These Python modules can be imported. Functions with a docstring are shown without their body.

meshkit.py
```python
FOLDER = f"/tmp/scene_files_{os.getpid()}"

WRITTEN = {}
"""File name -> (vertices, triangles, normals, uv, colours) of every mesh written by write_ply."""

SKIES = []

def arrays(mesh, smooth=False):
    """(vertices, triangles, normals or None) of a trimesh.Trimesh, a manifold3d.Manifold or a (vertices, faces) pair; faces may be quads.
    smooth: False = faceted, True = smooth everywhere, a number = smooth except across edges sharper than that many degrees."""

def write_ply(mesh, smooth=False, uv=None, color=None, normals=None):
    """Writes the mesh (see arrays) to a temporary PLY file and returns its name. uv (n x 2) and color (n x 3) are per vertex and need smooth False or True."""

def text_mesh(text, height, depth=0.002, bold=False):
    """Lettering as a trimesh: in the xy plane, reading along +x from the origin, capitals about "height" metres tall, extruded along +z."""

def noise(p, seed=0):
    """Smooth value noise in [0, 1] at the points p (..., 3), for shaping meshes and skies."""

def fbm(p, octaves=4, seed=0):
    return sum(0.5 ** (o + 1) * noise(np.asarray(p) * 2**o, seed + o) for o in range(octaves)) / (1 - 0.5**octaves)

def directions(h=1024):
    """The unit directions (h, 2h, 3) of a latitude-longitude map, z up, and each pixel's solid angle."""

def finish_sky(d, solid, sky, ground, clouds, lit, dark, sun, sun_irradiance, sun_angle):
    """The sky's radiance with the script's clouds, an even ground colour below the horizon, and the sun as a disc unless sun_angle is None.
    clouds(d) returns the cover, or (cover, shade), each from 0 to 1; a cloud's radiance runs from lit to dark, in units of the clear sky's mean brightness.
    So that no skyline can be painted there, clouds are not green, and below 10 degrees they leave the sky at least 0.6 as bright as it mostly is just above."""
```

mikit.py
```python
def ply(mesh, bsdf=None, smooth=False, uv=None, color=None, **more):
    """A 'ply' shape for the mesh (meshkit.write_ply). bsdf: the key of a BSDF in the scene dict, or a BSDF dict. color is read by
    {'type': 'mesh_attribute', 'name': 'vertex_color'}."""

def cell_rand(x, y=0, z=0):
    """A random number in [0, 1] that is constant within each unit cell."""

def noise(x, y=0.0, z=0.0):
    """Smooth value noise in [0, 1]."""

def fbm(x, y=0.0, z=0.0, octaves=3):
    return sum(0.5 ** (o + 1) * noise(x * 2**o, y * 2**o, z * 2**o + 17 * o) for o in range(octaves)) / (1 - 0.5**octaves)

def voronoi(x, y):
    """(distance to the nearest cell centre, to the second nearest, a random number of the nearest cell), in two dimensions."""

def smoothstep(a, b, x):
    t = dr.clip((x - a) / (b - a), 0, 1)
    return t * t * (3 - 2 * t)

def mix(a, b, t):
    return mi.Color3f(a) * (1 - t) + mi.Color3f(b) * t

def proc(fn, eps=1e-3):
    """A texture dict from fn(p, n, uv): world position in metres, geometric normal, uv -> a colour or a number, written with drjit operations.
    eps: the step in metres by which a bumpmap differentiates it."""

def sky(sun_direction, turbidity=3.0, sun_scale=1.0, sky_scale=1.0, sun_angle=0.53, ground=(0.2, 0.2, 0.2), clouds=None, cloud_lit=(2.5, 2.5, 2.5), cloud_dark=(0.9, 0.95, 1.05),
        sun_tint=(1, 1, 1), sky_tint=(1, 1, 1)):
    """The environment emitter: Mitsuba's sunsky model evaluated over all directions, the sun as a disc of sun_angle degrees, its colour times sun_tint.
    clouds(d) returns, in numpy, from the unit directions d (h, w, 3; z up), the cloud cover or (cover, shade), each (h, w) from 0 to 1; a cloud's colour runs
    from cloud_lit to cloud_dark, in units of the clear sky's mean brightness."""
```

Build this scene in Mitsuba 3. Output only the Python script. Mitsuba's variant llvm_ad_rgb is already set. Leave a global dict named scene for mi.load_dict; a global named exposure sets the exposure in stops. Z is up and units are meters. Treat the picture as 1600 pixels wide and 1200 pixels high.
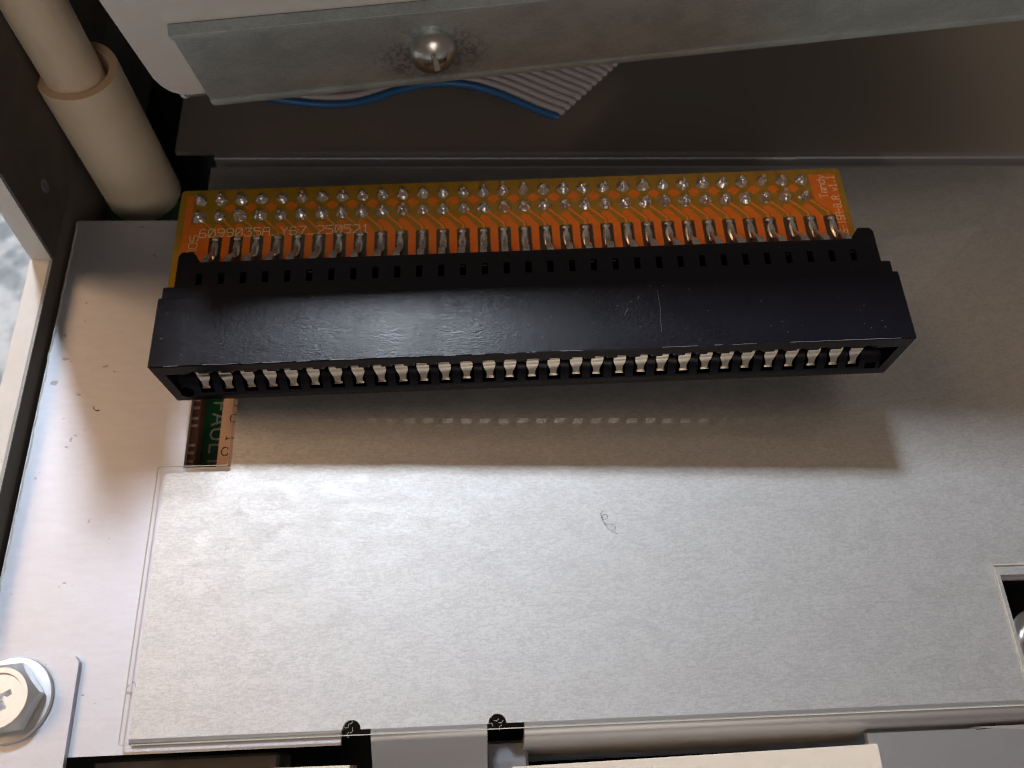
import math, random
import numpy as np, trimesh, drjit as dr, mitsuba as mi
import manifold3d as m3
from shapely.geometry import Polygon, LineString, Point, box as sbox
from shapely.ops import unary_union
from shapely import affinity
import mikit, meshkit
from mikit import ply, proc, noise, fbm, smoothstep, mix

T = mi.ScalarTransform4f
MM = 0.001
scene, labels = {}, {}
rng = random.Random(7)

# ------------------------------------------------------------------ camera, lamps, exposure
# axes (mm): x along the back edge of the case, y away from the viewer, z up; z = 0 is the film surface
CAM = np.array([31.5875, -63.9280, 94.2415])
RIGHT = np.array([0.99776, -0.04338, 0.05087]); DOWN = np.array([-0.01787, -0.90628, -0.42230]); FWD = np.array([0.06442, 0.42045, -0.90503])
scene['camera'] = {'type': 'thinlens', 'fov': 63.53, 'fov_axis': 'x', 'aperture_radius': 0.42 * MM, 'focus_distance': 0.0905,
                   'near_clip': 0.004, 'far_clip': 20.0,
                   'to_world': T().look_at(origin=(CAM * MM).tolist(), target=((CAM + FWD * 50) * MM).tolist(), up=(-DOWN).tolist())}
exposure = 0.0


def lamp(key, direction, dist, a, b, rgb, label):
    d = np.array(direction, float); d /= np.linalg.norm(d)
    c = np.array([30, -20, 0]) * MM
    scene[key] = {'type': 'rectangle', 'to_world': T().look_at(origin=(c + d * dist).tolist(), target=c.tolist(), up=[0, 1, 0.01]) @ T().scale([a / 2, b / 2, 1]),
                  'bsdf': {'type': 'diffuse', 'reflectance': {'type': 'rgb', 'value': 0.0}},
                  'emitter': {'type': 'area', 'radiance': {'type': 'rgb', 'value': list(rgb)}}}
    labels[key] = {'label': label, 'category': 'lamp'}


lamp('window_light', (-0.19, 0.68, 1.0), 1.1, 0.13, 0.10, (194, 213, 238), 'small cool daylight opening high behind the computer')
lamp('ceiling_lamp', (-0.95, 0.24, 1.0), 1.3, 0.45, 0.45, (8.2, 4.9, 2.7), 'large warm lamp overhead on the left side')
lamp('room_lamp', (0.15, -1.0, 0.8), 1.4, 0.50, 0.50, (3.1, 2.7, 2.4), 'dim neutral lamp of the room behind the viewer')
scene['room_glow'] = {'type': 'constant', 'radiance': {'type': 'rgb', 'value': [0.098, 0.078, 0.064]}}

# ------------------------------------------------------------------ helpers


def num(key):
    if key not in scene: return key
    i = 1
    while f'{key}_{i:03d}' in scene: i += 1
    return f'{key}_{i:03d}'


def tomesh(m):
    if hasattr(m, 'to_mesh'):
        q = m.to_mesh(); return trimesh.Trimesh(np.array(q.vert_properties[:, :3]), np.array(q.tri_verts), process=False)
    if isinstance(m, list): return trimesh.util.concatenate([tomesh(x) for x in m])
    return m


ID = np.eye(4)


def frame(ex, ey, ez, o):
    M = np.eye(4); M[:3, 0], M[:3, 1], M[:3, 2], M[:3, 3] = ex, ey, ez, o
    return M


def put(key, mesh, bsdf, M=ID, smooth=False, label=None, cat=None, group=None, kind=None, exact=False):
    """One entry of the scene: mesh in mm, moved by M."""
    mesh = tomesh(mesh).copy(); mesh.apply_transform(M); mesh.apply_scale(MM)
    k = key if exact else num(key)
    scene[k] = ply(mesh, bsdf, smooth)
    d = {n: v for n, v in (('label', label), ('category', cat), ('group', group), ('kind', kind)) if v}
    if d: labels[k] = d
    return k


def thing(key, label, cat, group=None):
    labels[key] = {'label': label, 'category': cat, **({'group': group} if group else {})}
    return key


def putcopy(key, shape, M):
    """A copy of a shape dict whose mesh is in mm in its own frame, placed by M."""
    k = num(key); S = M @ np.diag([MM, MM, MM, 1.0]); S = np.diag([1, 1, 1, 1.0]) @ S
    S[:3, 3] = M[:3, 3] * MM
    scene[k] = {**shape, 'to_world': T(S.tolist())}
    return k


def mb(x0, x1, y0, y1, z0, z1):
    return m3.Manifold.cube([x1 - x0, y1 - y0, z1 - z0]).translate([x0, y0, z0])


def hull(pts): return m3.Manifold.hull_points([tuple(map(float, p)) for p in pts])


def cbox(x0, x1, y0, y1, z0, z1, c=0.2):
    P = []
    for x, sx in ((x0, 1), (x1, -1)):
        for y, sy in ((y0, 1), (y1, -1)):
            for z, sz in ((z0, 1), (z1, -1)):
                P += [(x, y + sy * c, z + sz * c), (x + sx * c, y, z + sz * c), (x + sx * c, y + sy * c, z)]
    return hull(P)


def slab(poly, z0, z1):
    parts = []
    for g in getattr(poly, 'geoms', [poly]):
        if g.is_empty or g.area < 1e-6: continue
        e = trimesh.creation.extrude_polygon(g, z1 - z0, engine='earcut'); e.apply_translation([0, 0, z0]); parts.append(e)
    return trimesh.util.concatenate(parts)


def prism_x(yz, x0, x1):
    """A profile in (y, z) drawn out along x."""
    e = trimesh.creation.extrude_polygon(Polygon(yz), x1 - x0, engine='earcut')
    v = e.vertices.copy(); e.vertices = np.stack([v[:, 2] + x0, v[:, 0], v[:, 1]], 1)
    return e


def sheet_x(path, t, x0, x1):
    """A bent sheet: the path (y, z) is its upper side, t its thickness."""
    ls = LineString(path)
    low = ls.parallel_offset(t, 'right', join_style=1) if hasattr(ls, 'parallel_offset') else ls
    lc = list(low.coords)
    if np.hypot(lc[0][0] - path[0][0], lc[0][1] - path[0][1]) < np.hypot(lc[-1][0] - path[0][0], lc[-1][1] - path[0][1]): lc = lc[::-1]
    return prism_x(list(path) + lc, x0, x1)


def sm3(m, ang=35): return m


def rev(profile, n=40):
    return trimesh.creation.revolve(np.array(profile, float), sections=n)


def tube(points, r, n=8, closed=True):
    p = np.array(points, float); t = np.gradient(p, axis=0); t /= np.linalg.norm(t, axis=1, keepdims=True)
    a = np.cross(t, [0.13, 0.97, 0.2]); a /= np.linalg.norm(a, axis=1, keepdims=True); b = np.cross(t, a)
    ang = np.arange(n) * 2 * np.pi / n
    r = np.broadcast_to(r, (len(p),))
    v = p[:, None] + r[:, None, None] * (np.cos(ang)[None, :, None] * a[:, None] + np.sin(ang)[None, :, None] * b[:, None])
    i, j = np.meshgrid(np.arange(len(p) - 1), np.arange(n), indexing='ij')
    q = np.stack([i * n + j, i * n + (j + 1) % n, (i + 1) * n + (j + 1) % n, (i + 1) * n + j], -1).reshape(-1, 4)
    f = np.vstack([q[:, [0, 2, 1]], q[:, [0, 3, 2]]])
    v = v.reshape(-1, 3)
    if closed:
        v = np.vstack([v, p[0], p[-1]]); k = len(p) * n
        f = np.vstack([f, [[k, (j + 1) % n, j] for j in range(n)][::-1], [[k + 1, (len(p) - 1) * n + j, (len(p) - 1) * n + (j + 1) % n] for j in range(n)]])
    m = trimesh.Trimesh(v, f, process=False)
    if m.volume < 0: m.invert()
    return m


def ribbon(path, widths, t):
    """A strip in the (y, z) plane with the given widths along x and thickness t."""
    p = np.array(path, float); d = np.gradient(p, axis=0); d /= np.linalg.norm(d, axis=1, keepdims=True)
    nrm = np.stack([-d[:, 1], d[:, 0]], 1)
    a, b = p + nrm * t / 2, p - nrm * t / 2
    w = np.array(widths, float) / 2; n = len(p)
    v = []
    for i in range(n):
        v += [(-w[i], *a[i]), (w[i], *a[i]), (w[i], *b[i]), (-w[i], *b[i])]
    f = []
    for i in range(n - 1):
        for j in range(4):
            q0, q1, q2, q3 = 4 * i + j, 4 * i + (j + 1) % 4, 4 * i + 4 + (j + 1) % 4, 4 * i + 4 + j
            f += [(q0, q1, q2), (q0, q2, q3)]
    e = 4 * (n - 1)
    f += [(0, 3, 2), (0, 2, 1), (e, e + 1, e + 2), (e, e + 2, e + 3)]
    m = trimesh.Trimesh(v, f, process=False)
    if m.volume < 0: m.invert()
    return m


def smoothpath(pts, n=40):
    from scipy.interpolate import PchipInterpolator, CubicSpline
    p = np.array(pts, float); s = np.r_[0, np.cumsum(np.linalg.norm(np.diff(p[:, :3], axis=0), axis=1))]
    return CubicSpline(s, p)(np.linspace(0, s[-1], n))


# ------------------------------------------------------------------ materials
def rgb(*c): return {'type': 'rgb', 'value': list(c)}


def mat(key, base, rough, metallic=0.0, bump=None, bscale=1.0, eps=3e-5, two=True, **more):
    b = {'type': 'principled', 'base_color': rgb(*base) if isinstance(base, tuple) else base,
         'roughness': rough, 'metallic': metallic, **more}
    if bump is not None: b = {'type': 'bumpmap', 'arbitrary': proc(bump, eps), 'scale': bscale, 'bsdf': b}
    scene[key] = {'type': 'twosided', 'bsdf': b} if two else b


def K(p): return p.x * 1000, p.y * 1000, p.z * 1000


def zinc_color(p, n, uv):
    x, y, z = K(p)
    g = fbm(x * 0.5, y * 0.9, 3.0, 2) * 0.16 + noise(x * 2.1 + y * 0.9, y * 9 - x * 0.7, 1.0) * 0.34 + noise(x * 5.1 + y * 2.9, y * 5.6 - x * 2.3, 5.0) * 0.26 + noise(x * 8.3 - y * 4.7, y * 8.1 + x * 4.1, 9.0) * 0.24
    c = mix((0.63, 0.64, 0.635), (0.77, 0.78, 0.775), smoothstep(0.25, 0.75, g))
    fleck = smoothstep(0.80, 0.92, noise(x * 1.7 + 9, y * 1.9, 2.0)) * smoothstep(0.6, 0.75, noise(x * 6, y * 6, 8.0))
    c = mix(c, (0.42, 0.42, 0.41), fleck * 0.25)
    line = smoothstep(0.90, 0.97, noise(x * 0.10, y * 9, 11.0)) * smoothstep(0.5, 0.65, noise(x * 0.3, y * 2, 4.0))
    return mix(c, (0.45, 0.45, 0.45), line * 0.35)


def zinc_rough(p, n, uv):
    x, y, z = K(p)
    return 0.48 + 0.12 * fbm(x * 0.5, y * 1.2, 1.0, 3) + 0.06 * noise(x * 9, y * 15, 2.0)


def zinc_bump(p, n, uv):
    x, y, z = K(p)
    return fbm(x * 4.5, y * 6.0, z * 2 + 2.0, 2) * 0.006 * MM + noise(x * 1.0, y * 12, z * 7.0) * 0.003 * MM


mat('zinc', proc(zinc_color), proc(zinc_rough), 0.9, zinc_bump, 1.0)


def strip_color(p, n, uv):
    x, y, z = K(p)
    g = fbm(x * 0.6, y * 2.4, 7.0, 3) * 0.6 + noise(x * 8, y * 20, 1.0) * 0.4
    c = mix((0.62, 0.65, 0.72), (0.71, 0.74, 0.82), g)
    spot = smoothstep(0.86, 0.90, noise(x * 0.55 + 3, y * 0.6, 21.0)) * smoothstep(0.72, 0.80, noise(x * 2.2, y * 2.6, 8.0))
    return mix(c, (0.33, 0.29, 0.24), spot * 0.7)


mat('strip_zinc', proc(strip_color), 0.56, 0.85, zinc_bump, 0.5)
mat('flange_zinc', (0.62, 0.63, 0.65), 0.45, 0.9, zinc_bump, 0.6)


def bracket_color(p, n, uv):
    x, y, z = K(p)
    g = fbm(x * 0.35, y * 0.35, z * 0.35, 4) * 0.6 + noise(x * 5, y * 5, z * 5) * 0.25 + noise(x * 1.2, y, z * 6) * 0.15
    c = mix((0.44, 0.51, 0.51), (0.57, 0.65, 0.65), smoothstep(0.3, 0.7, g))
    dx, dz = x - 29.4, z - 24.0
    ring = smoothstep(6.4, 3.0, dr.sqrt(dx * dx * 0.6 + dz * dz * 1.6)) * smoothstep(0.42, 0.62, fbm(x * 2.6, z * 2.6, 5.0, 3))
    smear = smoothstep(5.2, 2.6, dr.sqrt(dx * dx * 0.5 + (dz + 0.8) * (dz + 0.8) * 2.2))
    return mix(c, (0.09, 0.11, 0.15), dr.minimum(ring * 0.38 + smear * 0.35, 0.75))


mat('back_zinc', (0.66, 0.60, 0.53), 0.46, 0.9, zinc_bump, 0.5)
mat('bracket_zinc', proc(bracket_color), 0.50, 0.85, lambda p, n, uv: fbm(p.x * 2500, p.y * 2500, p.z * 2500, 3) * 0.02 * MM, 1.0)
mat('screw_steel', (0.66, 0.65, 0.62), 0.30, 1.0)
mat('bolt_steel', (0.88, 0.89, 0.90), 0.46, 0.9)
mat('recess_steel', (0.42, 0.52, 0.48), 0.22, 1.0)
mat('contact_metal', (0.84, 0.78, 0.68), 0.24, 1.0)
mat('lead_tin', proc(lambda p, n, uv: mix((0.50, 0.49, 0.46), (0.82, 0.80, 0.75), noise(p.x * 6000, p.y * 3000, 2.0))), 0.40, 1.0)


def solder_bump(p, n, uv): return fbm(p.x * 2600, p.y * 2600, p.z * 2600, 3) * 0.10 * MM


mat('solder', proc(lambda p, n, uv: mix((0.60, 0.58, 0.57), (0.86, 0.85, 0.84), noise(p.x * 1800, p.y * 1800, 3.0))), 0.29, 1.0, solder_bump, 1.0)
mat('flux', (0.06, 0.03, 0.015), 0.12, 0.0)


def abs_bump(p, n, uv):
    x, y, z = K(p)
    return (noise(x * 1.9 + y * .9, y * 7.3 - x * .4, z * 7) * 0.005 + noise(x * 3.4 + y * 1.1, y * 17 - x, z * 9) * 0.008) * MM


def abs_rough(p, n, uv):
    x, y, z = K(p)
    s = noise(x * 2.2 + y * 0.8, y * 11, z * 9) * 0.6 + noise(x * 0.25, y * 0.3, 3.0) * 0.4
    return 0.22 + 0.16 * s


def abs_color(p, n, uv):
    x, y, z = K(p)
    speck = smoothstep(0.93, 0.97, noise(x * 3.1, y * 6.3, z * 5.0)) * smoothstep(0.55, 0.7, noise(x * 0.7, y * 0.9, 4.0))
    return mix((0.0055, 0.0055, 0.0105), (0.10, 0.10, 0.12), speck * 0.3)


mat('connector_black', proc(abs_color), proc(abs_rough), 0.0, abs_bump, 1.0, specular=0.18)
mat('wear', (0.16, 0.16, 0.17), 0.5)


def ochre(p, n, uv):
    x, y, z = K(p)
    return mix((0.32, 0.175, 0.012), (0.38, 0.215, 0.017), fbm(x * 0.8, y * 0.8, 1.0, 3))


def orange(p, n, uv):
    x, y, z = K(p)
    return mix((0.72, 0.165, 0.012), (0.82, 0.20, 0.017), fbm(x * 1.1, y * 1.1, 2.0, 3))


mat('mask_ochre', proc(ochre), 0.33, 0.0, specular=0.4)
mat('mask_orange', proc(orange), 0.36, 0.0, specular=0.35)
mat('mask_trace', (0.84, 0.225, 0.032), 0.36, 0.0, specular=0.35)
mat('silkscreen', (0.90, 0.68, 0.42), 0.7)
mat('board_edge', (0.36, 0.21, 0.02), 0.6)


def cream(p, n, uv):
    x, y, z = K(p)
    return mix((0.84, 0.70, 0.52), (0.88, 0.76, 0.58), fbm(x * 0.4, y * 0.4, z * 0.4, 3))


mat('post_plastic', proc(cream), 0.42, 0.0, lambda p, n, uv: noise(p.x * 3000, p.y * 3000, p.z * 3000) * 0.006 * MM, 1.0, specular=0.4)
mat('post_cut', (0.72, 0.50, 0.31), 0.55)
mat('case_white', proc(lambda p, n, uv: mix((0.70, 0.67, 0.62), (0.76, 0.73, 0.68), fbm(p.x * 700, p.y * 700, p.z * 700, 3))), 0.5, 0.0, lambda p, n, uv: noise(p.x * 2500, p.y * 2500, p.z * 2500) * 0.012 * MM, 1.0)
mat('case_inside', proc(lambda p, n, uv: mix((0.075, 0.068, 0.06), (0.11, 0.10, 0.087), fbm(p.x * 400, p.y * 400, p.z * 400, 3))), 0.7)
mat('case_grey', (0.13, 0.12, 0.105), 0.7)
mat('cage_white', proc(lambda p, n, uv: mix((0.66, 0.64, 0.62), (0.72, 0.70, 0.67), fbm(p.x * 300, p.y * 300, p.z * 300, 3))), 0.38, 0.0, specular=0.4)
mat('cage_dark', (0.02, 0.02, 0.022), 0.8)
mat('case_beige', (0.72, 0.66, 0.56), 0.5)
mat('wire_blue', (0.03, 0.135, 0.34), 0.42)
mat('wire_grey', (0.50, 0.465, 0.49), 0.5)
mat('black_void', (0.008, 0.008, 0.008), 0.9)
mat('brown_part', (0.20, 0.10, 0.06), 0.6)
mat('green_board', proc(lambda p, n, uv: mix((0.010, 0.075, 0.027), (0.017, 0.115, 0.045), noise(p.x * 500, p.y * 500, 1.0))), 0.35)
mat('paper_label', (0.66, 0.44, 0.31), 0.7)
mat('white_ink', (0.45, 0.44, 0.36), 0.7)
mat('brown_ink', (0.06, 0.03, 0.02), 0.7)
mat('grey_steel', (0.30, 0.31, 0.34), 0.5, 0.8)
mat('fibre', (0.03, 0.028, 0.026), 0.8)
mat('film_rim', (0.54, 0.54, 0.46), 0.35, specular=0.6)


def carpet_color(p, n, uv):
    x, y, z = K(p)
    g = fbm(x * 0.28, y * 0.28, 1.0, 3)
    return mix((0.26, 0.32, 0.36), (0.60, 0.66, 0.70), smoothstep(0.3, 0.72, g))


mat('carpet', proc(carpet_color), 0.95, 0.0)
scene['clear_film'] = {'type': 'thindielectric', 'int_ior': 1.45, 'ext_ior': 1.0}

# ------------------------------------------------------------------ setting: floor, metal plate, film
put('floor', slab(sbox(-400, -300, 500, 400), -42, -40), 'carpet', kind='structure')
labels['floor'].update(label='mottled blue grey cloth surface outside the case, at the far left', category='floor')
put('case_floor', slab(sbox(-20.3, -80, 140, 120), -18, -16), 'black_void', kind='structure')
labels['case_floor'].update(label='dark floor inside the computer case under the metal plates', category='case floor')

# left sheet at the lower level
p = thing('lower_plate', 'bare bluish silver metal strip along the left wall, beside the film-covered plate', 'metal plate')
strip = sbox(-19.75, -61.0, 21.2, 6.0).difference(sbox(-1.35, -29.85, 5.2, -12.0)).difference(sbox(5.2, -40, 22, 7)).difference(sbox(18.55, -62, 22, -57))
put(p + '__sheet', slab(strip, -2.0, -1.2), 'strip_zinc')
edge = [(-19.75 + 0.35 * meshkit.noise(np.array([i * 0.9, 0.3, 0.1])), -61 + i * 0.6) for i in range(112)]
put(p + '__torn_film_edge', slab(LineString(edge).buffer(0.09), -1.19, -1.12), 'film_rim', label='ragged pale film edge along the wall side')

# upper plate under the film, with step, holes, bends
p = thing('upper_plate', 'broad galvanised metal plate under clear film, running under the orange board', 'metal plate')
hole_r = sbox(94.7, -75, 200, -45.9)


def notch(cx): return unary_union([Point(cx, -59.6).buffer(0.95, 24), sbox(cx - 0.95, -61.5, cx + 0.95, -59.6)])


upper = unary_union([sbox(-2.95, -59.6, 180, -30.75), sbox(4.5, -31, 180, 14.2)]).difference(hole_r)
upper = upper.difference(notch(19.75)).difference(notch(35.05))
put(p + '__sheet', slab(upper, -1.15, -0.28), 'zinc')
# step down at the back and the sheet beyond it
back_path = [(14.2, -0.28), (14.45, -0.33), (14.55, -0.5), (14.6, -2.4), (14.8, -2.6), (16.3, -2.6), (16.45, -2.45), (16.55, -1.2), (16.7, -1.02), (17.0, -0.97), (17.5, -1.08), (18.0, -1.2)]
put(p + '__step', prism_x(back_path + [(18.0, -3.2), (14.2, -3.2)], -2.6, 180), 'flange_zinc', smooth=50)
put(p + '__back_sheet', prism_x([(18.0, -1.2), (95, -1.4), (95, -2.2), (18.0, -2.0)], -8.3, 180), 'back_zinc')
put(p + '__back_web', slab(Polygon([(-2.6, 8.2), (5.0, 7.5), (5.0, 14.2), (-2.6, 14.2)]), -1.15, -0.28), 'zinc')
# front bends
fl = [(-59.6, -0.28), (-60.2, -0.34), (-60.75, -0.6), (-61.15, -1.05), (-61.45, -1.7), (-62.0, -3.2), (-63.4, -12)]
put(p + '__front_flange', sheet_x(fl[::-1], -0.8, 37.9, 94.6) if False else prism_x(fl + [(-62.4, -12), (-60.9, -3.2), (-60.4, -1.9), (-59.6, -1.15)], 37.9, 180), 'flange_zinc', smooth=50)
fl2 = [(-59.6, -0.28), (-59.95, -0.36), (-60.15, -0.7), (-60.2, -1.15), (-60.2, -1.18), (-59.6, -1.15)]
put(p + '__front_flange', prism_x(fl2, -2.95, 18.7), 'flange_zinc', smooth=50)
tabp = [(-59.6, -0.28), (-60.3, -0.36), (-60.9, -0.75), (-66.5, -6.2), (-67.0, -5.6 - 1.2), (-60.6, -1.5), (-59.6, -1.15)]
put(p + '__bent_tab', prism_x(tabp, 21.75, 33.95), 'flange_zinc', smooth=50, label='metal tab bent down between two dark notches')
put(p + '__foot', prism_x([(-62.2, -2.6), (-72, -2.9), (-72, -3.7), (-62.2, -3.4)], 75.8, 180), 'flange_zinc', label='grey sheet metal foot at the lower right corner')
put(p + '__foot_gusset', hull([(87.5, -62.05, -2.5), (130, -62.05, -2.5), (130, -65.5, -2.5), (130, -62.05, -0.6), (87.5, -62.05, -2.7), (130, -65.5, -2.7)]), 'flange_zinc')
put(p + '__pen_mark', slab(Polygon([(88.27, -62.35), (89.50, -62.20), (90.66, -61.79), (90.31, -62.23)]).buffer(.03), -2.6, -2.52), 'fibre', label='short dark scratch at the lower right')

# clear film
f = thing('clear_film_sheet', 'clear yellowish plastic film lying over the broad galvanised plate', 'plastic film')
film = unary_union([sbox(-3.85, -60.15, 180, -30.05), sbox(4.15, -31, 180, 5.5), sbox(82.2, 5.0, 180, 14.0)]).difference(sbox(94.0, -90, 200, -44.75))
film = film.buffer(-0.3).buffer(0.3)
v, fc = trimesh.creation.triangulate_polygon(film, engine='earcut')
put(f + '__sheet', trimesh.Trimesh(np.c_[v, np.zeros(len(v))], fc, process=False), 'clear_film')
rim = film.boundary.difference(sbox(80, 6, 200, 20)).buffer(0.045).intersection(sbox(-5, -62, 110, 20))
put(f + '__cut_edge', slab(rim, -0.2, 0.03), 'film_rim', label='pale yellow cut edge of the film')
v = np.array([(82.2, 14.0, 0.0), (180, 14.0, 0.0), (180, 17.4, -0.85), (82.2, 17.4, -0.85)])
put(f + '__back_flap', trimesh.Trimesh(v, [[0, 1, 2], [0, 2, 3]], process=False), 'clear_film')
# crazing in the film over the notches
crz = []
for cx in (19.75, 35.05):
    for a in range(5):
        x0, y0 = cx + rng.uniform(-.7, .7), rng.uniform(-60, -58.9)
        an = rng.uniform(0, 6.28)
        crz.append(LineString([(x0, y0), (x0 + .3 * math.cos(an), y0 + .3 * math.sin(an)), (x0 + .55 * math.cos(an + .6), y0 + .55 * math.sin(an + .6))]).buffer(0.02))
put(f + '__crease', slab(unary_union(crz), 0.004, 0.03), 'film_rim', label='fine crazing in the film over the notches', kind='stuff')

# the screw inside the hole at the right
s = thing('hole_screw', 'shiny dome screw deep in the black hole at the right edge', 'screw')
put(s + '__washer', rev([(1.6, -4.6), (4.2, -4.6), (4.4, -4.4), (4.2, -4.2), (1.6, -4.1)]), 'screw_steel', frame([1, 0, 0], [0, 1, 0], [0, 0, 1], [100.6, -53.6, 0]), smooth=40)
put(s + '__head', rev([(0, -4.1), (2.9, -4.1), (3.1, -3.6), (2.8, -2.8), (1.9, -2.2), (0.0, -2.0)]), 'screw_steel', frame([1, 0, 0], [0, 1, 0], [0, 0, 1], [100.6, -53.6, 0]), smooth=60)
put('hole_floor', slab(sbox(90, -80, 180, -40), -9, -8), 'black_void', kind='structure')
labels['hole_floor'].update(label='black bottom of the hole at the right edge', category='cavity')
put('upper_plate__hole_ledge', slab(sbox(93, -46.3, 180, -44), -1.9, -1.2), 'strip_zinc')

# ------------------------------------------------------------------ main board under the slot and beside the post
b = thing('main_board', 'green circuit board seen through the narrow slot left of the film', 'circuit board')
put(b + '__board', [slab(sbox(-19.2, -34, 30, -6), -6.6, -5), slab(sbox(-19.2, -5.9, -4.2, 14.5), -9.6, -8)], 'green_board')
put(b + '__brown_socket', cbox(-3.6, -0.75, -33, -7, -6, -3.0, .15), 'brown_part', label='brown component along the left side of the slot')
for i, yy in enumerate((-15.9, -18.2, -20.2, -21.3, -22.7, -23.7, -26.3, -27.3, -28.4)):
    put(b + '__pale_tick', slab(affinity.rotate(sbox(-2.1, yy - .17, -0.9, yy + .17), 14 if i == 1 else 0), -3.0, -2.94), 'paper_label')
put(b + '__paper_label', slab(sbox(1.75, -33, 9, -8), -3.9, -3.7), 'paper_label', label='pale paper strip with dark characters along the right of the slot')


def rotz(a):
    a = math.radians(a); return frame([math.cos(a), math.sin(a), 0], [-math.sin(a), math.cos(a), 0], [0, 0, 1], [0, 0, 0])


def text(key, s, h, length, M, bsdf, depth=0.03, bold=False, label=None):
    m = meshkit.text_mesh(s, h, depth, bold)
    m.apply_translation([-m.bounds[0, 0], 0, 0])
    if length: m.apply_scale([length / m.bounds[1, 0], 1, 1])
    return put(key, m, bsdf, M, label=label)


def at(x, y, z, a=0):
    M = rotz(a); M[:3, 3] = (x, y, z); return M


text(b + '__white_lettering', 'DEFAULT', 2.0, 12.6, at(0.15, -15.9, -4.99, -90), 'white_ink', label='white lettering printed along the green board')
for ch, yy, xx in (('C', -20.3, 3.0), ('C', -22.5, 2.75), ('I', -24.35, 2.5), ('C', -26.9, 2.1)):
    text(b + '__dark_character', ch, 1.15, None, at(xx + .0, yy - .6, -3.69, -90 if ch == 'I' else 0), 'brown_ink')

# ------------------------------------------------------------------ adapter card (its own tilted frame: x along the pins, z up from the board)
AD = np.eye(4); th = math.atan(0.051); c_, s_ = math.cos(th), math.sin(th)
AD[:3, :3] = [[c_, 0, -s_], [0, 1, 0], [s_, 0, c_]]
AD[:3, 3] = AD[:3, :3] @ np.array([0, 0, 7.58])
A = thing('adapter_card', 'orange adapter board plugged into a long black edge connector', 'adapter card')
B = A + '__circuit_board'
board = unary_union([sbox(-2.6, -12, 81.4, 4.2)]).buffer(-0.5).buffer(0.5)
put(B, slab(board, -1.6, 0.0), 'mask_ochre', AD, label='orange and ochre printed circuit board', exact=True)
P = 2.54
X0 = 2.46
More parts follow.
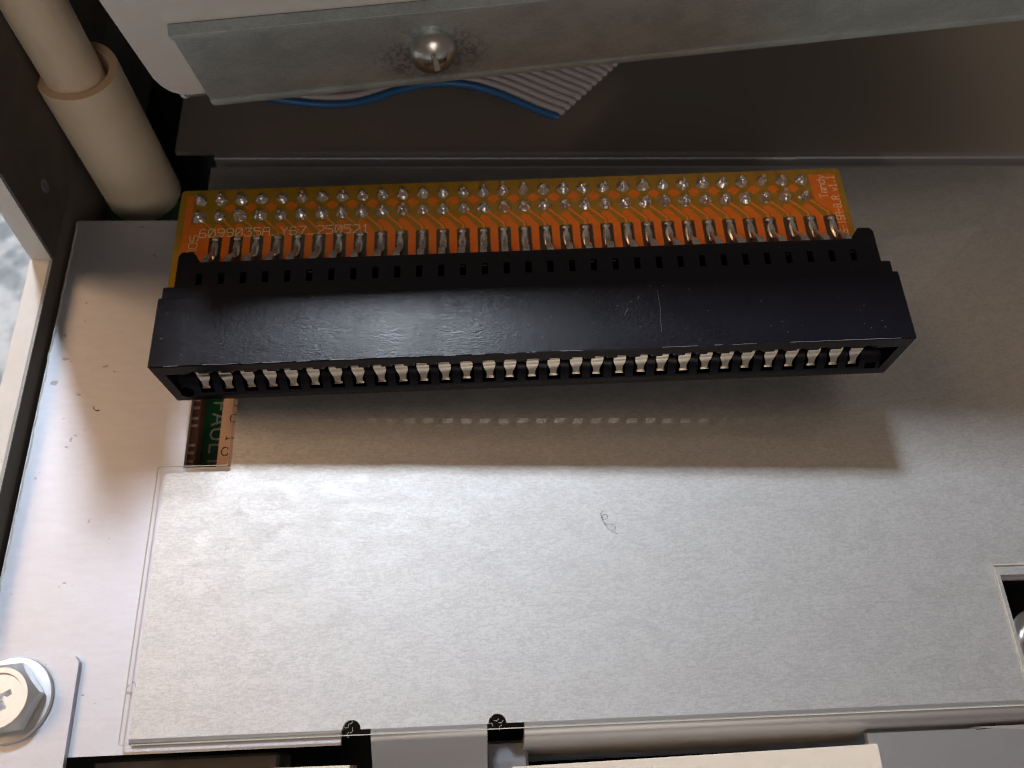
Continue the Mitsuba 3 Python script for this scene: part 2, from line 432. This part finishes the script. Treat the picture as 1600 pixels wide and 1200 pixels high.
# copper fill under orange mask
clear = []
for k in range(31):
    clear.append(Point(k * P, 2.54).buffer(0.98)); clear.append(Point(k * P, 0).buffer(0.98) if k else sbox(-.95, -.95, .95, .95))
    tr = LineString([(k * P, 0), (k * P + 0.35, -0.4), (X0 + k * P - 0.02, -2.55), (X0 + k * P, -3.2), (X0 + k * P, -10)])
    clear.append(tr.buffer(0.32)); clear.append(sbox(X0 + k * P - .82, -10, X0 + k * P + .82, -2.95))
clear = unary_union(clear)
left = Polygon([(-1.75, 3.35), (-0.9, 3.35), (-0.9, -1.05), (0.9, -1.1), (X0 - 0.5, -3.0), (X0 - .8, -9), (-1.75, -9)]).difference(clear)
put(B + '__copper_area', slab(left.buffer(-.12).buffer(.12), 0.0, 0.045), 'mask_orange', AD)
right = Polygon([(77.3, 3.35), (80.6, 3.35), (80.6, -9), (79.6, -9), (79.4, -3.0), (77.5, -1.0), (77.3, 0)]).difference(clear)
put(B + '__copper_area', slab(right.buffer(-.12).buffer(.12), 0.0, 0.045), 'mask_orange', AD)
for k in range(30):
    f0 = LineString([(k * P + 0.62, -1.95), (X0 + k * P + 0.85, -3.55)]).buffer(0.62)
    f1 = Polygon([(X0 + k * P + .82, -9), (X0 + k * P + 1.72, -9), (X0 + k * P + 1.72, -2.9), (X0 + k * P + .82, -2.9)])
    f2 = LineString([(k * P + 2.54 + .15, -1.75), (X0 + k * P + 1.25, -3.1)]).buffer(0.5)
    fin = unary_union([f1, f2, LineString([(k * P + P + 0.0, -1.7), (X0 + k * P + 1.3, -3.4)]).buffer(.55)]).difference(clear)
    fin = max(getattr(fin, 'geoms', [fin]), key=lambda g: g.area).buffer(-.12).buffer(.12)
    put(B + '__copper_finger', slab(fin, 0.0, 0.045), 'mask_orange', AD)
    if k:
        d = Polygon([(k * P + .52, 1.27), (k * P + 1.27, .62), (k * P + 2.02, 1.27), (k * P + 1.27, 1.92)]).buffer(-.1).buffer(.14)
        put(B + '__copper_diamond', slab(d, 0.0, 0.045), 'mask_orange', AD)
for k in range(31):
    tr = LineString([(k * P, 0), (k * P + 0.5, -0.55), (X0 + k * P - 0.02, -2.5), (X0 + k * P, -3.3)]).buffer(0.14)
    put(B + '__trace', slab(tr, 0.0, 0.05), 'mask_trace', AD)


# solder joints: a few lumpy cones, each with the tip of a pin
def joint(seed, square=False):
    r = random.Random(seed); prof = []
    h = r.uniform(0.55, 1.0); R = r.uniform(0.72, 0.84)
    for i in range(9):
        t = i / 8; prof.append((R * (1 - t) ** r.uniform(.85, 1.0) * (1 - .25 * t * (1 - t)) + 0.27 * t, h * (t ** 0.8)))
    prof.append((0, h + 0.05))
    m = rev([(0, 0)] + prof, 20)
    v = m.vertices
    n = meshkit.fbm(v * 1.6 + seed * 3.7, 3, seed) - .5
    rad = np.linalg.norm(v[:, :2], axis=1, keepdims=True)
    v[:, :2] *= 1 + .35 * n[:, None] * (rad > .2)
    v[:, 2] *= 1 + .5 * (meshkit.noise(v * 1.3 + seed, seed) - .5)
    if square:
        s = np.maximum(np.abs(v[:, 0]), np.abs(v[:, 1])); k = rad[:, 0] / np.maximum(s, 1e-6)
        v[:, :2] *= np.where(v[:, 2] < .25, k, 1 + (k - 1) * .4)[:, None]
    m.vertices = v
    pin = tomesh(cbox(-.22, .22, -.2 + .12, .2 + .12, 0, h + r.uniform(.12, .5), .06))
    pin.apply_transform(trimesh.transformations.rotation_matrix(r.uniform(-.12, .12), [1, 0, 0]))
    return trimesh.util.concatenate([m, pin])


JV = []
for i in range(10):
    m = joint(11 + i); JV.append(ply(m, 'solder', 40))
JSQ = ply(joint(5, True), 'solder', 40)
for row in (2.54, 0.0):
    for k in range(31):
        M = np.eye(4); a = rng.uniform(0, 6.28); s = rng.uniform(.96, 1.10)
        ca, sa = math.cos(a), math.sin(a)
        if row == 0 and k == 0: ca, sa, s = 1, 0, 1.0
        M[:3, :3] = np.array([[ca, -sa, 0], [sa, ca, 0], [0, 0, 1]]) * s
        M[:3, 3] = (k * P, row, 0.01)
        putcopy(B + '__solder_joint', JSQ if (row == 0 and k == 0) else rng.choice(JV), AD @ M)

# pads, solder and leads at the connector
LEADS = []
for i in range(5):
    r = random.Random(50 + i)
    pts = smoothpath([(0, -10.5, 2.95), (0, -9.0, 2.85), (0, -7.7, 2.35), (0, -6.6, 1.3), (0, -5.6, .5), (0, -4.6, .28), (0, -3.55, .2)], 26)
    y = pts[:, 1]; w = np.interp(y, [-10, -7.4, -6.9, -5, -3.5], [.8, .8, .52, .42, .42])
    lead = ribbon(pts[:, 1:], w, .22)
    t = np.linspace(0, 1, 14)
    fil = tomesh(hull([(-.42 + .84 * (q in (1, 2)), yy, 0.02) for yy in (-6.4, -3.35) for q in (0, 1)] + [(-.25, yy, .32 + r.uniform(0, .2)) for yy in (-5.8, -3.75)] + [(.25, yy, .3 + r.uniform(0, .2)) for yy in (-5.6, -3.8)]))
    bl = trimesh.creation.icosphere(3, 1.0); v = bl.vertices * [0.45, .32, .3]; v *= 1 + .3 * (meshkit.noise(v * 5 + i * 9, i)[:, None] - .5); bl.vertices = v; bl.apply_translation([0, -3.55, .12])
    fv = bl.copy(); fv.vertices = bl.vertices * [1.0, 4.2, .9]; fv.apply_translation([0, 9.9, .0])
    LEADS.append(ply(trimesh.util.concatenate([lead, bl, fv]), 'lead_tin', 50))
POOL = ply(tomesh(slab(sbox(-.78, -8.8, .78, -3.1).buffer(-.3).buffer(.3), 0, .06)), 'flux', False)
for k in range(31):
    M = np.eye(4); M[:3, 3] = (X0 + k * P, 0, 0.012)
    putcopy(B + '__bare_pad', POOL, AD @ M)
for k in range(31):
    M = np.eye(4); a = rng.uniform(-.03, .03); M[:3, :3] = [[math.cos(a), -math.sin(a), 0], [math.sin(a), math.cos(a), 0], [0, 0, 1]]
    M[:3, 3] = (X0 + k * P + rng.uniform(-.06, .06), rng.uniform(-.06, .06), 0.02)
    putcopy(A + '__connector_body__solder_lead', LEADS[k % 5], AD @ M)

# silkscreen: a thin single-stroke face
STROKES = {
    '6': [[(5, 9), (3, 10), (1, 9), (0, 6), (0, 2), (1, 0), (5, 0), (6, 2), (6, 3), (5, 5), (1, 5), (0, 4)]],
    '0': [[(1, 0), (5, 0), (6, 2), (6, 8), (5, 10), (1, 10), (0, 8), (0, 2), (1, 0)], [(1, 1), (5, 9)]],
    '9': [[(1, 1), (3, 0), (5, 1), (6, 4), (6, 8), (5, 10), (1, 10), (0, 8), (0, 7), (1, 5), (5, 5), (6, 6)]],
    '3': [[(0, 10), (6, 10), (3, 6), (5, 6), (6, 4), (6, 2), (5, 0), (1, 0), (0, 2)]],
    '5': [[(6, 10), (0, 10), (0, 6), (5, 6), (6, 4), (6, 2), (5, 0), (0, 0)]],
    'A': [[(0, 0), (0, 8), (1, 10), (5, 10), (6, 8), (6, 0)], [(0, 5), (6, 5)]],
    '_': [[(0, 0), (6, 0)]], 'Y': [[(0, 10), (3, 5), (6, 10)], [(3, 5), (3, 0)]],
    '7': [[(0, 10), (6, 10), (2, 0)]], '2': [[(0, 9), (1, 10), (5, 10), (6, 8), (6, 6), (0, 0), (6, 0)]],
    '1': [[(1, 8), (3, 10), (3, 0)], [(1, 0), (5, 0)]],
    'S': [[(6, 9), (5, 10), (1, 10), (0, 8), (0, 6), (1, 5), (5, 5), (6, 4), (6, 2), (5, 0), (1, 0), (0, 1)]],
    'O': [[(1, 0), (5, 0), (6, 2), (6, 8), (5, 10), (1, 10), (0, 8), (0, 2), (1, 0)]],
    'L': [[(0, 10), (0, 0), (6, 0)]], 'D': [[(0, 0), (0, 10), (4, 10), (6, 8), (6, 2), (4, 0), (0, 0)]],
    'E': [[(6, 10), (0, 10), (0, 0), (6, 0)], [(0, 5), (4, 5)]], 'R': [[(0, 0), (0, 10), (5, 10), (6, 8), (6, 6), (5, 5), (0, 5)], [(3, 5), (6, 0)]],
    'P': [[(0, 0), (0, 10), (5, 10), (6, 8), (6, 6), (5, 5), (0, 5)]], 'U': [[(0, 10), (0, 2), (1, 0), (5, 0), (6, 2), (6, 10)]],
    'I': [[(3, 0), (3, 10)]], '-': [[(1, 5), (5, 5)]],
    '8': [[(1, 0), (5, 0), (6, 2), (6, 4), (5, 5), (1, 5), (0, 7), (0, 9), (1, 10), (5, 10), (6, 9), (6, 7), (5, 5)], [(1, 5), (0, 4), (0, 2), (1, 0)]],
    'v': [[(0, 6), (3, 0), (6, 6)]], '.': [[(3, 0), (3, 1)]], 'T': [[(0, 10), (6, 10)], [(3, 10), (3, 0)]],
    'a': [[(0, 5), (1, 6), (5, 6), (6, 5), (6, 0), (1, 0), (0, 1), (0, 2), (1, 3), (6, 3)]], 'n': [[(0, 0), (0, 6)], [(0, 5), (2, 6), (5, 6), (6, 5), (6, 0)]],
    'd': [[(6, 10), (6, 0), (1, 0), (0, 1), (0, 5), (1, 6), (6, 6)]], 'y': [[(0, 6), (3, 0)], [(6, 6), (2, -3), (0, -3)]], ' ': [],
}


def silk(key, s, length, height, M, w=0.1, label=None):
    n = len(s); adv = length / (n - .25); sx = adv * .75 / 6; sy = height / 10; g = []
    for i, ch in enumerate(s):
        for st in STROKES[ch]: g.append(LineString([(i * adv + a * sx, b_ * sy) for a, b_ in st]).buffer(w / 2, 3))
    put(key, slab(unary_union(g), 0.0, 0.02), 'silkscreen', AD @ M, label=label)


silk(B + '__lettering', '6099035A_Y67_250521', 20.9, 1.22, at(.35, -3.05, .052, -0.3), .10, label='pale lettering 6099035A_Y67_250521 along the left half')
silk(B + '__lettering', 'SOLDER', 6.2, 1.0, at(-.75, -2.75, .052, -90), .1, label='pale rotated lettering at the left edge')
silk(B + '__lettering', 'Tandy', 3.5, 1.0, at(79.1, -.35, .052, 90), .1, label='pale rotated lettering Tandy at the right end')
silk(B + '__lettering', 'PLUS-ISA-8_R v1.1', 10.6, .95, at(80.5, -7.6, .052, 90), .1, label='pale rotated lettering PLUS-ISA-8_R v1.1 along the right edge')

# connector housing
Cb = A + '__connector_body'
ZC, HT = -0.83, 4.52
xl, xr = -1.83, 83.27
main = cbox(xl, xr, -22.6, -13.75, ZC - HT, ZC + HT, .14)
flange = cbox(xl + .35, xr - .55, -13.9, -12.25, ZC - HT + .2, ZC + HT - .12, .1)
rear = cbox(-.3, 81.75, -12.4, -8.9, ZC - HT + .3, ZC + HT - .22, .1)
lug = []
for xa, xb in ((-.3, 1.75), (79.6, 81.75)):
    lug.append(m3.Manifold.hull(cbox(xa, xb, -9.2, -7.9, ZC - HT + .3, ZC + HT - .22, .08) + cbox(xa + .3, xb - .3, -9.2, -7.45, ZC - HT + .3, ZC + HT - .22, .08)))
body = main + flange + rear
for l in lug: body = body + l
cuts = []


def mprism(yz, x0, x1):
    e = prism_x(yz, x0, x1)
    return m3.Manifold(m3.Mesh(np.array(e.vertices, np.float32), np.array(e.faces, np.uint32)))


cv = lambda t, h0: (-22.75 + 2.1 * t, h0 - (h0 - .95) * (1 - (1 - t) ** 2.2))
up = [cv(t, 2.8) for t in np.linspace(0, 1, 9)]; dn = [cv(t, 3.75) for t in np.linspace(0, 1, 9)]
prof = [(y, ZC + h) for y, h in up] + [(-12.9, ZC + .95), (-12.9, ZC - .95)] + [(y, ZC - h) for y, h in dn[::-1]]
if Polygon(prof).exterior.is_ccw is False: prof = prof[::-1]
cuts.append(mprism(prof, -.55, 82.0))
for k in range(31):
    x = X0 + k * P
    cuts.append(mb(x - .78, x + .78, -22.4, -14.5, ZC - 3.9, ZC + .2))
    cuts.append(mb(x - .72, x + .72, -22.9, -14.5, ZC - .2, ZC + 3.05))
    cuts.append(mb(x - .36, x + .36, -12.05, -10.5, ZC + HT - 2.6, ZC + HT + 1))
    cuts.append(mb(x - .5, x + .5, -9.9, -7, 2.2, 3.35))
cuts.append(m3.Manifold.cylinder(3, .75, .75, 24).rotate([90, 0, 0]).translate([.05, -20.8, ZC - 2.75]).scale([1, 1, 1]))
cuts.append(mb(80.2, 81.5, -23, -21.3, ZC - 3.1, ZC - 2.3))
cut = m3.Manifold.batch_boolean(cuts, m3.OpType.Add)
put(Cb, body - cut, 'connector_black', AD, smooth=25, exact=True, label='long black plastic edge connector with stepped back')
# worn front edge and two long scratches of the black plastic
wl = []
for i in range(46):
    x0 = rng.uniform(xl + .3, xr - 3); wl.append(sbox(x0, -22.53, x0 + rng.uniform(.3, 2.4), -22.50 + rng.uniform(.0, .05)))
wl.append(LineString([(54.9, -20.6), (55.15, -17.4), (55.1, -15.2)]).buffer(.012))
wl.append(LineString([(51.0, -18.3), (51.5, -17.4)]).buffer(.02)); wl.append(LineString([(52.7, -16.2), (52.9, -15.9)]).buffer(.03))
for i in range(60):
    x0, y0 = rng.uniform(xl + 1, xr - 1), rng.uniform(-22.2, -14.2); wl.append(LineString([(x0, y0), (x0 + rng.uniform(-.2, .2), y0 + rng.uniform(.02, .1))]).buffer(rng.uniform(.012, .03)))
put(Cb + '__wear_mark', slab(unary_union(wl), ZC + HT - .01, ZC + HT + .012), 'wear', AD, kind='stuff')

# contacts
cpath = smoothpath([(0, -15, -3.5), (0, -17.5, -2.6), (0, -19.4, -1.3), (0, -20.3, -.74), (0, -20.8, -.68), (0, -21.12, -1.0), (0, -21.22, -1.7), (0, -21.45, -2.3), (0, -21.9, -3.0)], 48)
cy = cpath[:, 1]
cw = np.interp(-cy, [15, 19, 20.2, 21.22, 21.36, 21.6, 21.92], [1.1, 1.25, 1.42, 1.42, 1.2, .78, .7])
low = ribbon(cpath[:, 1:], cw, .2)
lip = tomesh(cbox(-.5, .5, -22.12, -21.8, -3.3, -3.12, .05))
ears = [tomesh(cbox(sx - .16, sx + .16, -20.7, -20.25, -.85, -.45, .06)) for sx in (-.5, .5)]
lowm = trimesh.util.concatenate([low, lip] + ears)
upm = low.copy(); vv = upm.vertices; vv[:, 2] = 2 * ZC - vv[:, 2]; upm.vertices = vv; upm.invert()
CL, CU = ply(lowm, 'contact_metal', 45), ply(upm, 'contact_metal', 45)
for k in range(31):
    for sh, nm in ((CL, 'lower_contact'), (CU, 'upper_contact')):
        M = np.eye(4); M[:3, 3] = (X0 + k * P + rng.uniform(-.05, .05), rng.uniform(-.05, .05), rng.uniform(-.04, .04))
        a = rng.uniform(-.05, .05); M[:3, :3] = [[math.cos(a), 0, math.sin(a)], [0, 1, 0], [-math.sin(a), 0, math.cos(a)]]
        M[:3, 3] += [0, 0, 0]
        putcopy(Cb + '__' + nm, sh, AD @ M)

# ------------------------------------------------------------------ case wall at the left
w = thing('case_wall', 'plastic side wall of the computer case with low white rim, at the left', 'case wall')
put(w + '__low_rim', cbox(-23.1, -20.35, -110, -1.9, -1.2, 1.8, .25), 'case_white', label='low white rim lit by daylight')
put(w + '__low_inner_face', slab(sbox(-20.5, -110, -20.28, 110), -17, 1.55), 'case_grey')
put(w + '__low_outer_face', slab(sbox(-23.0, -110, -20.6, 110), -39, -1.25), 'case_white')
tall = hull([(x + 0.1 * z if z > 0 else x, y, z) for z in (1.7, 53) for x in (-23.0, -20.5) for y in (-2.2, 110)])
put(w + '__tall_wall', tall, 'case_white', label='taller rear part of the side wall')
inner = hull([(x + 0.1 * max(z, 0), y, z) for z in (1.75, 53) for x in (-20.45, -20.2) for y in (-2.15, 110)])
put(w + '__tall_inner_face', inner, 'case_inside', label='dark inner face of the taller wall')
bump = trimesh.creation.icosphere(3, 1.0); bump.apply_scale([.25, .75, 1.1]); bump.apply_translation([-19.3, 4.1, 8.7])
put(w + '__moulding_bump', bump, 'grey_steel', smooth=True, label='small oval bump on the dark inner face')

# ------------------------------------------------------------------ post
t = thing('support_post', 'cream plastic post standing in a wider sleeve near the upper left', 'post')
PT = frame([1, 0, 0], [0, 1, 0], [0, 0, 1], [-14.6, 16.0, 0])
sl = rev([(3.9, -8), (5.25, -8), (5.12, 4), (5.0, 15.75), (4.85, 15.95), (4.05, 15.95), (3.9, 15.8), (3.9, 8)], 96)
put(t + '__sleeve', sl, 'post_plastic', PT, smooth=40, label='wide cream sleeve')
put(t + '__sleeve_end', rev([(3.95, 15.93), (4.92, 15.93), (4.92, 16.0), (3.95, 16.0), (3.95, 15.93)], 96), 'post_cut', PT)
RT = frame([1, 0, 0], [0, 1, 0], [-0.0, 0.0, 1], [-14.9, 15.6, 0])
put(t + '__rod', rev([(0, 4), (3.35, 4), (3.45, 16), (3.6, 60), (0, 60)], 96), 'post_plastic', RT, smooth=40, label='narrower cream rod')

# ------------------------------------------------------------------ drive cage with bracket
hx = np.array([0.98919, 0.14662, 0]); hb = np.array([-0.14662, 0.98919, 0])      # along, backwards
HF = frame(hx, hb, [0, 0, 1], [4.4, 7.7, 20])
g = thing('drive_cage', 'white painted drive cage above the plate at the top of the picture', 'drive cage')
outl = [(-3.0, .75), (-3.9, .95), (-4.8, 1.5), (-5.5, 2.4), (-6.0, 3.6), (-7.75, 14.3), (-8.5, 27.5), (0, 27.5), (130, 66), (130, .75)]
fp = trimesh.creation.extrude_polygon(Polygon(outl), 1.0, engine='earcut'); v = fp.vertices.copy(); fp.vertices = np.stack([v[:, 0], v[:, 2] + .15, v[:, 1]], 1); fp.invert()
put(g + '__front_panel', fp, 'cage_white', HF, label='white front panel with rounded corner')
put(g + '__body', hull([(x, y, z) for x, h in ((-5.5, 26.0), (130, 65.5)) for y in (1.2, 80) for z in (1.6, h)]), 'cage_dark', HF)
put(g + '__top_cover', slab(Polygon([(-24, -1.5), (-12.5, -1.5), (-12.5, 7.5), (-5, 6.2), (-5, 60), (-24, 60)]), 27.5, 32.5), 'cage_white', HF)
put(g + '__lower_fold', cbox(-3.6, 130, .3, 1.5, .1, .85, .15), 'grey_steel', HF)
tab = trimesh.creation.icosphere(2, 1.0); tab.apply_scale([.55, .5, .5]); tab.apply_translation([-3.6, .9, .2])
put(g + '__clip', tab, 'case_white', HF, smooth=True, label='tiny translucent clip at the lower corner')

k_ = thing('metal_bracket', 'dull galvanised bracket across the drive cage, held by the dome screw', 'bracket')


def prism_h(dz, x0, x1, shear=0.0):
    e = prism_x(dz, x0, x1); return e


face = [(0.1, .55), (0.1, 9.4), (-.35, 9.9), (-1.55, 10.1), (-1.55, 10.75), (-.2, 10.65), (.1, 10.0), (.1, 10.0)]
facep = [(0.13, 0.3), (0.13, 10.5), (0.05, 10.6), (-1.2, 10.35), (-1.3, 10.25), (-1.3, 9.75), (-.85, 9.65), (-.68, 9.3), (-.68, .75), (-.74, .4), (-.86, .2), (-.86, -.3), (-.6, -.45), (-.1, -.3)]
fm = prism_x(facep, -1.2, 130)
v = fm.vertices; v[:, 0] += np.where(v[:, 0] < 0, np.interp(v[:, 2], [-.5, 0, 8, 9.2, 10.4], [.8, .5, -.3, -.9, -1.1]), 0); fm.vertices = v
put(k_ + '__face', fm, 'bracket_zinc', HF, smooth=40)

s2 = thing('dome_screw', 'shiny domed cross-head screw on the dull galvanised bracket', 'screw')
SF = HF @ frame([1, 0, 0], [0, 0, 1], [0, -1, 0], [25.1, -.68, 4.55])
dome = rev([(0, 0), (2.75, 0), (2.78, .35), (2.6, .95), (2.2, 1.5), (1.5, 1.95), (.8, 2.15), (0, 2.2)], 48)
dm = m3.Manifold(m3.Mesh(np.array(dome.vertices, np.float32), np.array(dome.faces, np.uint32))) if dome.is_watertight else None


def cross(sz, depth, z):
    return hull([(-.38, -sz, z), (.38, -sz, z), (-.3, sz, z), (.3, sz, z), (-.2, -sz * .35, z - depth), (.2, -sz * .35, z - depth), (.2, sz * .35, z - depth), (-.2, sz * .35, z - depth)]) + \
        hull([(-sz, -.38, z), (-sz, .38, z), (sz, -.3, z), (sz, .3, z), (-sz * .35, -.2, z - depth), (-sz * .35, .2, z - depth), (sz * .35, .2, z - depth), (sz * .35, -.2, z - depth)])


cr = cross(1.55, 1.6, 2.4).rotate([0, 0, 12])
if dm is not None: dome = dm - cr
put(s2 + '__head', dome, 'screw_steel', SF, smooth=40, label='mirror-bright domed head with cross recess')

# ------------------------------------------------------------------ ribbon cable under the bracket
r_ = thing('ribbon_cable', 'grey ribbon cable with one blue edge wire under the bracket', 'ribbon cable')
blue = np.array([(-4, 20, 8.4), (4.1, 20, 7.7), (9, 20, 6.7), (13.2, 20, 6.1), (18.5, 20, 6.5), (23.9, 20, 8.7), (30, 20, 10.1), (34.3, 20, 9.6), (39.7, 20, 7.2), (46.4, 20, 3.8)])
last = blue + np.array([0, 14, 1.0]); last[:, 0] = np.interp(np.arange(10), [0, 5, 9], [-4, 24, 58.0]); last[:, 2] = [9.5, 9.3, 9.2, 9.4, 10, 10.6, 10.4, 9, 6, 2.0]
for i in range(14):
    q = i / 13; pts = smoothpath(blue * (1 - q) + last * q, 60)
    put(r_ + '__wire', tube(pts, .53, 8), 'wire_blue' if i == 0 else 'wire_grey', smooth=True, label='blue edge wire' if i == 0 else None)
mesh = []
gi, gj = np.meshgrid(np.linspace(0, 1, 60), np.linspace(0, 1, 14), indexing='ij')
A0, A1 = smoothpath(blue, 60), smoothpath(last, 60)
v = (A0[:, None] * (1 - gj[..., None]) + A1[:, None] * gj[..., None]).reshape(-1, 3)
i, j = np.meshgrid(np.arange(59), np.arange(13), indexing='ij'); q = np.stack([i * 14 + j, i * 14 + j + 1, (i + 1) * 14 + j + 1, (i + 1) * 14 + j], -1).reshape(-1, 4)
put(r_ + '__web', trimesh.Trimesh(v, np.vstack([q[:, :3], q[:, [0, 2, 3]]]), process=False), 'wire_grey')

# ------------------------------------------------------------------ hex screw and its clamp at the lower left
c = thing('clamp_plate', 'small flat metal plate under the hex screw in the lower left corner', 'clamp plate')
cl = Polygon([(-19.5, -51.1), (-9.9, -51.05), (-9.35, -51.7), (-9.2, -63.2), (-19.5, -63.2)])
put(c + '__sheet', slab(cl, -1.2, -.45), 'strip_zinc')
hs = thing('hex_screw', 'bright hex-head screw with washer in the lower left corner', 'screw')
HS = frame([1, 0, 0], [0, 1, 0], [0, 0, 1], [-15.6, -55.3, -.45])
put(hs + '__washer', rev([(0, 0), (4.25, 0), (4.35, .25), (4.2, .5), (3.4, .62), (0, .62)], 64), 'bolt_steel', HS, smooth=40)
hexm = m3.Manifold.cylinder(2.3, 3.75, 3.75, 6).rotate([0, 0, 8])
con = m3.Manifold.cylinder(3.2, 4.6, 1.9, 64)
hexm = (hexm ^ con.translate([0, 0, 0.35])) - m3.Manifold.cylinder(1, 2.3, 2.75, 48).translate([0, 0, 1.95]) - cross(1.35, 1.5, 2.05).rotate([0, 0, 30])
put(hs + '__hex_head', hexm.translate([0, 0, .6]), 'bolt_steel', HS, smooth=30)

# ------------------------------------------------------------------ front edge of the case at the bottom of the picture
e = thing('case_front', 'beige plastic front edge of the computer case along the bottom', 'case edge')
put(e + '__rim', slab(Polygon([(36.6, -63.85), (76.6, -63.3), (76.6, -90), (36.6, -90)]), -9, -2.2), 'case_beige', label='beige strip along the bottom right')
put(e + '__rim', slab(Polygon([(-.4, -62.75), (19.4, -62.95), (19.4, -90), (-.4, -90)]), -9, -2.4), 'case_beige', label='beige strip below the left part of the film')
put(e + '__inner_lip', cbox(-8, 11.5, -63.4, -61.3, -12, -5, .3), 'case_grey')
put(e + '__grey_web', cbox(33.8, 38.5, -90, -61.2, -12, -5, .3), 'grey_steel')

# ------------------------------------------------------------------ lint
LNT = frame([.8, 0, 0], [0, .8, 0], [0, 0, .8], [14.0, -6.9, 0])
lp = smoothpath([(43.0, -37.45, .05), (42.55, -38.0, .12), (42.75, -38.9, .1), (43.3, -40.0, .06), (44.2, -40.8, .05), (44.9, -41.0, .05)], 30)
lp2 = smoothpath([(42.75, -38.75, .1), (43.2, -38.15, .3), (43.5, -38.3, .4), (43.3, -38.75, .3), (42.85, -38.8, .15)], 24)
lp3 = smoothpath([(42.9, -39.3, .1), (43.6, -39.6, .2), (44.3, -39.75, .25), (44.55, -40.2, .2), (44.2, -40.45, .1), (43.9, -40.3, .1)], 24)
put('lint_fibre', [tube(lp, .032, 5), tube(lp2, .028, 5), tube(lp3, .028, 5)], 'fibre', LNT, label='tiny curled dark fibre lying on the film below the connector', cat='fibre')
lp = smoothpath([(-13.1, -21.6, -1.15), (-12.8, -22.1, -1.1), (-12.5, -22.25, -1.05), (-12.3, -22.1, -1.1)], 14)
put('lint_fibre_001', tube(lp, .05, 5), 'fibre', label='short dark hair on the bare metal strip left of the connector', cat='fibre')
